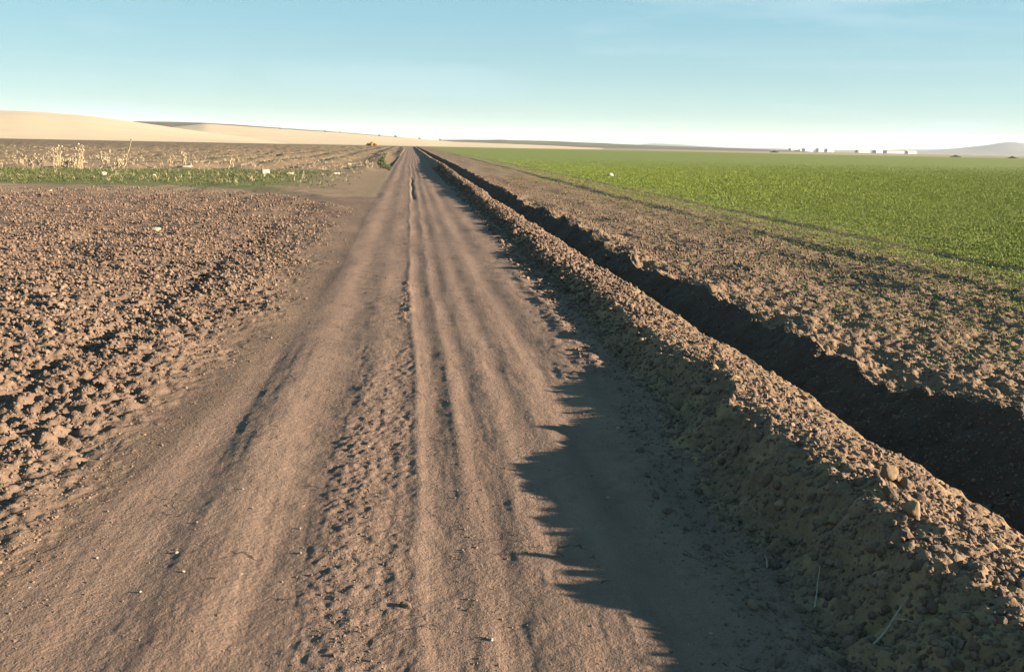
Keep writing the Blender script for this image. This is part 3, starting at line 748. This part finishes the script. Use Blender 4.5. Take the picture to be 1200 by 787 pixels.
# small trees along the ridge line behind the track
rs = random.Random(9)
for i, (a, rr, s) in enumerate([(-7.9, 1340, 1.0), (-5.2, 1345, 1.2), (-4.3, 1345, .9), (-1.9, 1345, 1.1), (-.9, 1348, 1.4), (.6, 1345, 1.0), (1.9, 1345, 1.2)]):
    xx = rr*math.sin(R(a)); yy = rr*math.cos(R(a)); top = float(np.interp(a, [q[0] for q in Bp], [q[1] for q in Bp]))*1e-3*1350+CAM_H-.5
    leafy('ridge_tree', xx, yy, [(0, 0, 1.3*s, 1.2*s), (1.2*s, 0, 1*s, .9*s)], 160, .45, 'tiny dark tree on the pale ridge, number %s' % i if False else
          ['tiny dark tree on the left stretch of the pale ridge', 'tiny dark tree on the pale ridge above the left field middle', 'tiny tree just right of another on the pale ridge slope',
           'tiny tree on the pale ridge left of the orange bush', 'tallest tiny tree on the pale ridge near the orange bush', 'tiny tree on the ridge straight behind the track', 'tiny tree on the ridge right where the ditch ends'][i],
          'tree', M_leaf, 60+i, 'tiny trees along the pale ridge', top, .15)

# white town buildings on the horizon
M_wall = flat('white_wall', (.42, .41, .4), .8, .04, .05); M_roof = flat('grey_roof', (.35, .30, .27), .8, .1, .1); M_win = flat('dark_window', (.07, .08, .09), .4, .1, .1)
def building(a, rr, wd, dp, ht, label, roof='flat', nwin=4):
    ht *= .62
    xx = rr*math.sin(R(a)); yy = rr*math.cos(R(a)); root = empty('building', (xx, yy, -.7), R(28)-R(a)+(a*7 % 1)*.5); tag(root, label, 'building', 'white buildings of the far town')
    b = bmesh.new(); bmesh.ops.create_cube(b, size=1, matrix=Matrix.Translation((0, 0, ht/2)) @ Matrix.Diagonal((wd, dp, ht, 1))); obj('wall', b, M_wall, root)
    b = bmesh.new()
    if roof == 'flat': bmesh.ops.create_cube(b, size=1, matrix=Matrix.Translation((0, 0, ht+.4)) @ Matrix.Diagonal((wd+1, dp+1, .8, 1)))
    else:
        v = [b.verts.new(p) for p in ((-wd/2-.6, -dp/2-.6, ht), (wd/2+.6, -dp/2-.6, ht), (wd/2+.6, dp/2+.6, ht), (-wd/2-.6, dp/2+.6, ht), (-wd/2-.6, 0, ht+dp*.22), (wd/2+.6, 0, ht+dp*.22))]
        for q in ((0, 1, 5, 4), (2, 3, 4, 5), (0, 4, 3), (1, 2, 5), (3, 2, 1, 0)): b.faces.new([v[k] for k in q])
    obj('roof', b, M_roof, root)
    for i in range(nwin):
        b = bmesh.new(); bmesh.ops.create_cube(b, size=1, matrix=Matrix.Translation(((i+.5)/nwin*wd-wd/2, -dp/2-.05, ht*.6)) @ Matrix.Diagonal((wd/nwin*.3, .2, ht*.16, 1))); obj('window', b, M_win, root)
building(23.72, 2800, 26, 14, 12, 'white block at the left end of the far town')
building(24.1, 2850, 14, 12, 9, 'low white house beside the leftmost white block', 'gable', 2)
building(24.5, 2800, 30, 14, 13, 'broad white block in the left group of the far town')
building(25.2, 2900, 18, 14, 15, 'tall narrow white block right of the broad block', 'flat', 3)
building(25.75, 2800, 22, 14, 13, 'white block at the right end of the left town group')
building(27.6, 3000, 40, 20, 8, 'long low grey roofed shed between the two town groups', 'gable', 5)
building(28.5, 2900, 34, 18, 9, 'low white hall left of the bright warehouse', 'gable', 4)
building(29.3, 2700, 52, 20, 11, 'bright white warehouse, widest building on the right horizon', 'flat', 6)
building(30.2, 2900, 30, 18, 8, 'small white hall right of the bright warehouse', 'gable', 4)

# ------------------------------------------------------------------ haze: even, thin air over the whole plain
b = bmesh.new(); bmesh.ops.create_cube(b, size=1, matrix=Matrix.Translation((0, 0, 109)) @ Matrix.Diagonal((28000, 28000, 222, 1)))
mt = bpy.data.materials.new('haze_air'); mt.use_nodes = True; nt = mt.node_tree
for n in list(nt.nodes):
    if n.type == 'BSDF_PRINCIPLED': nt.nodes.remove(n)
pv = nt.nodes.new('ShaderNodeVolumePrincipled'); pv.inputs['Color'].default_value = (.86, .92, 1, 1); pv.inputs['Density'].default_value = 3.2e-5; pv.inputs['Anisotropy'].default_value = 0.0
nt.links.new(pv.outputs[0], [n for n in nt.nodes if n.type == 'OUTPUT_MATERIAL'][0].inputs['Volume'])
hz = obj('haze', b, mt); hz['kind'] = 'stuff'
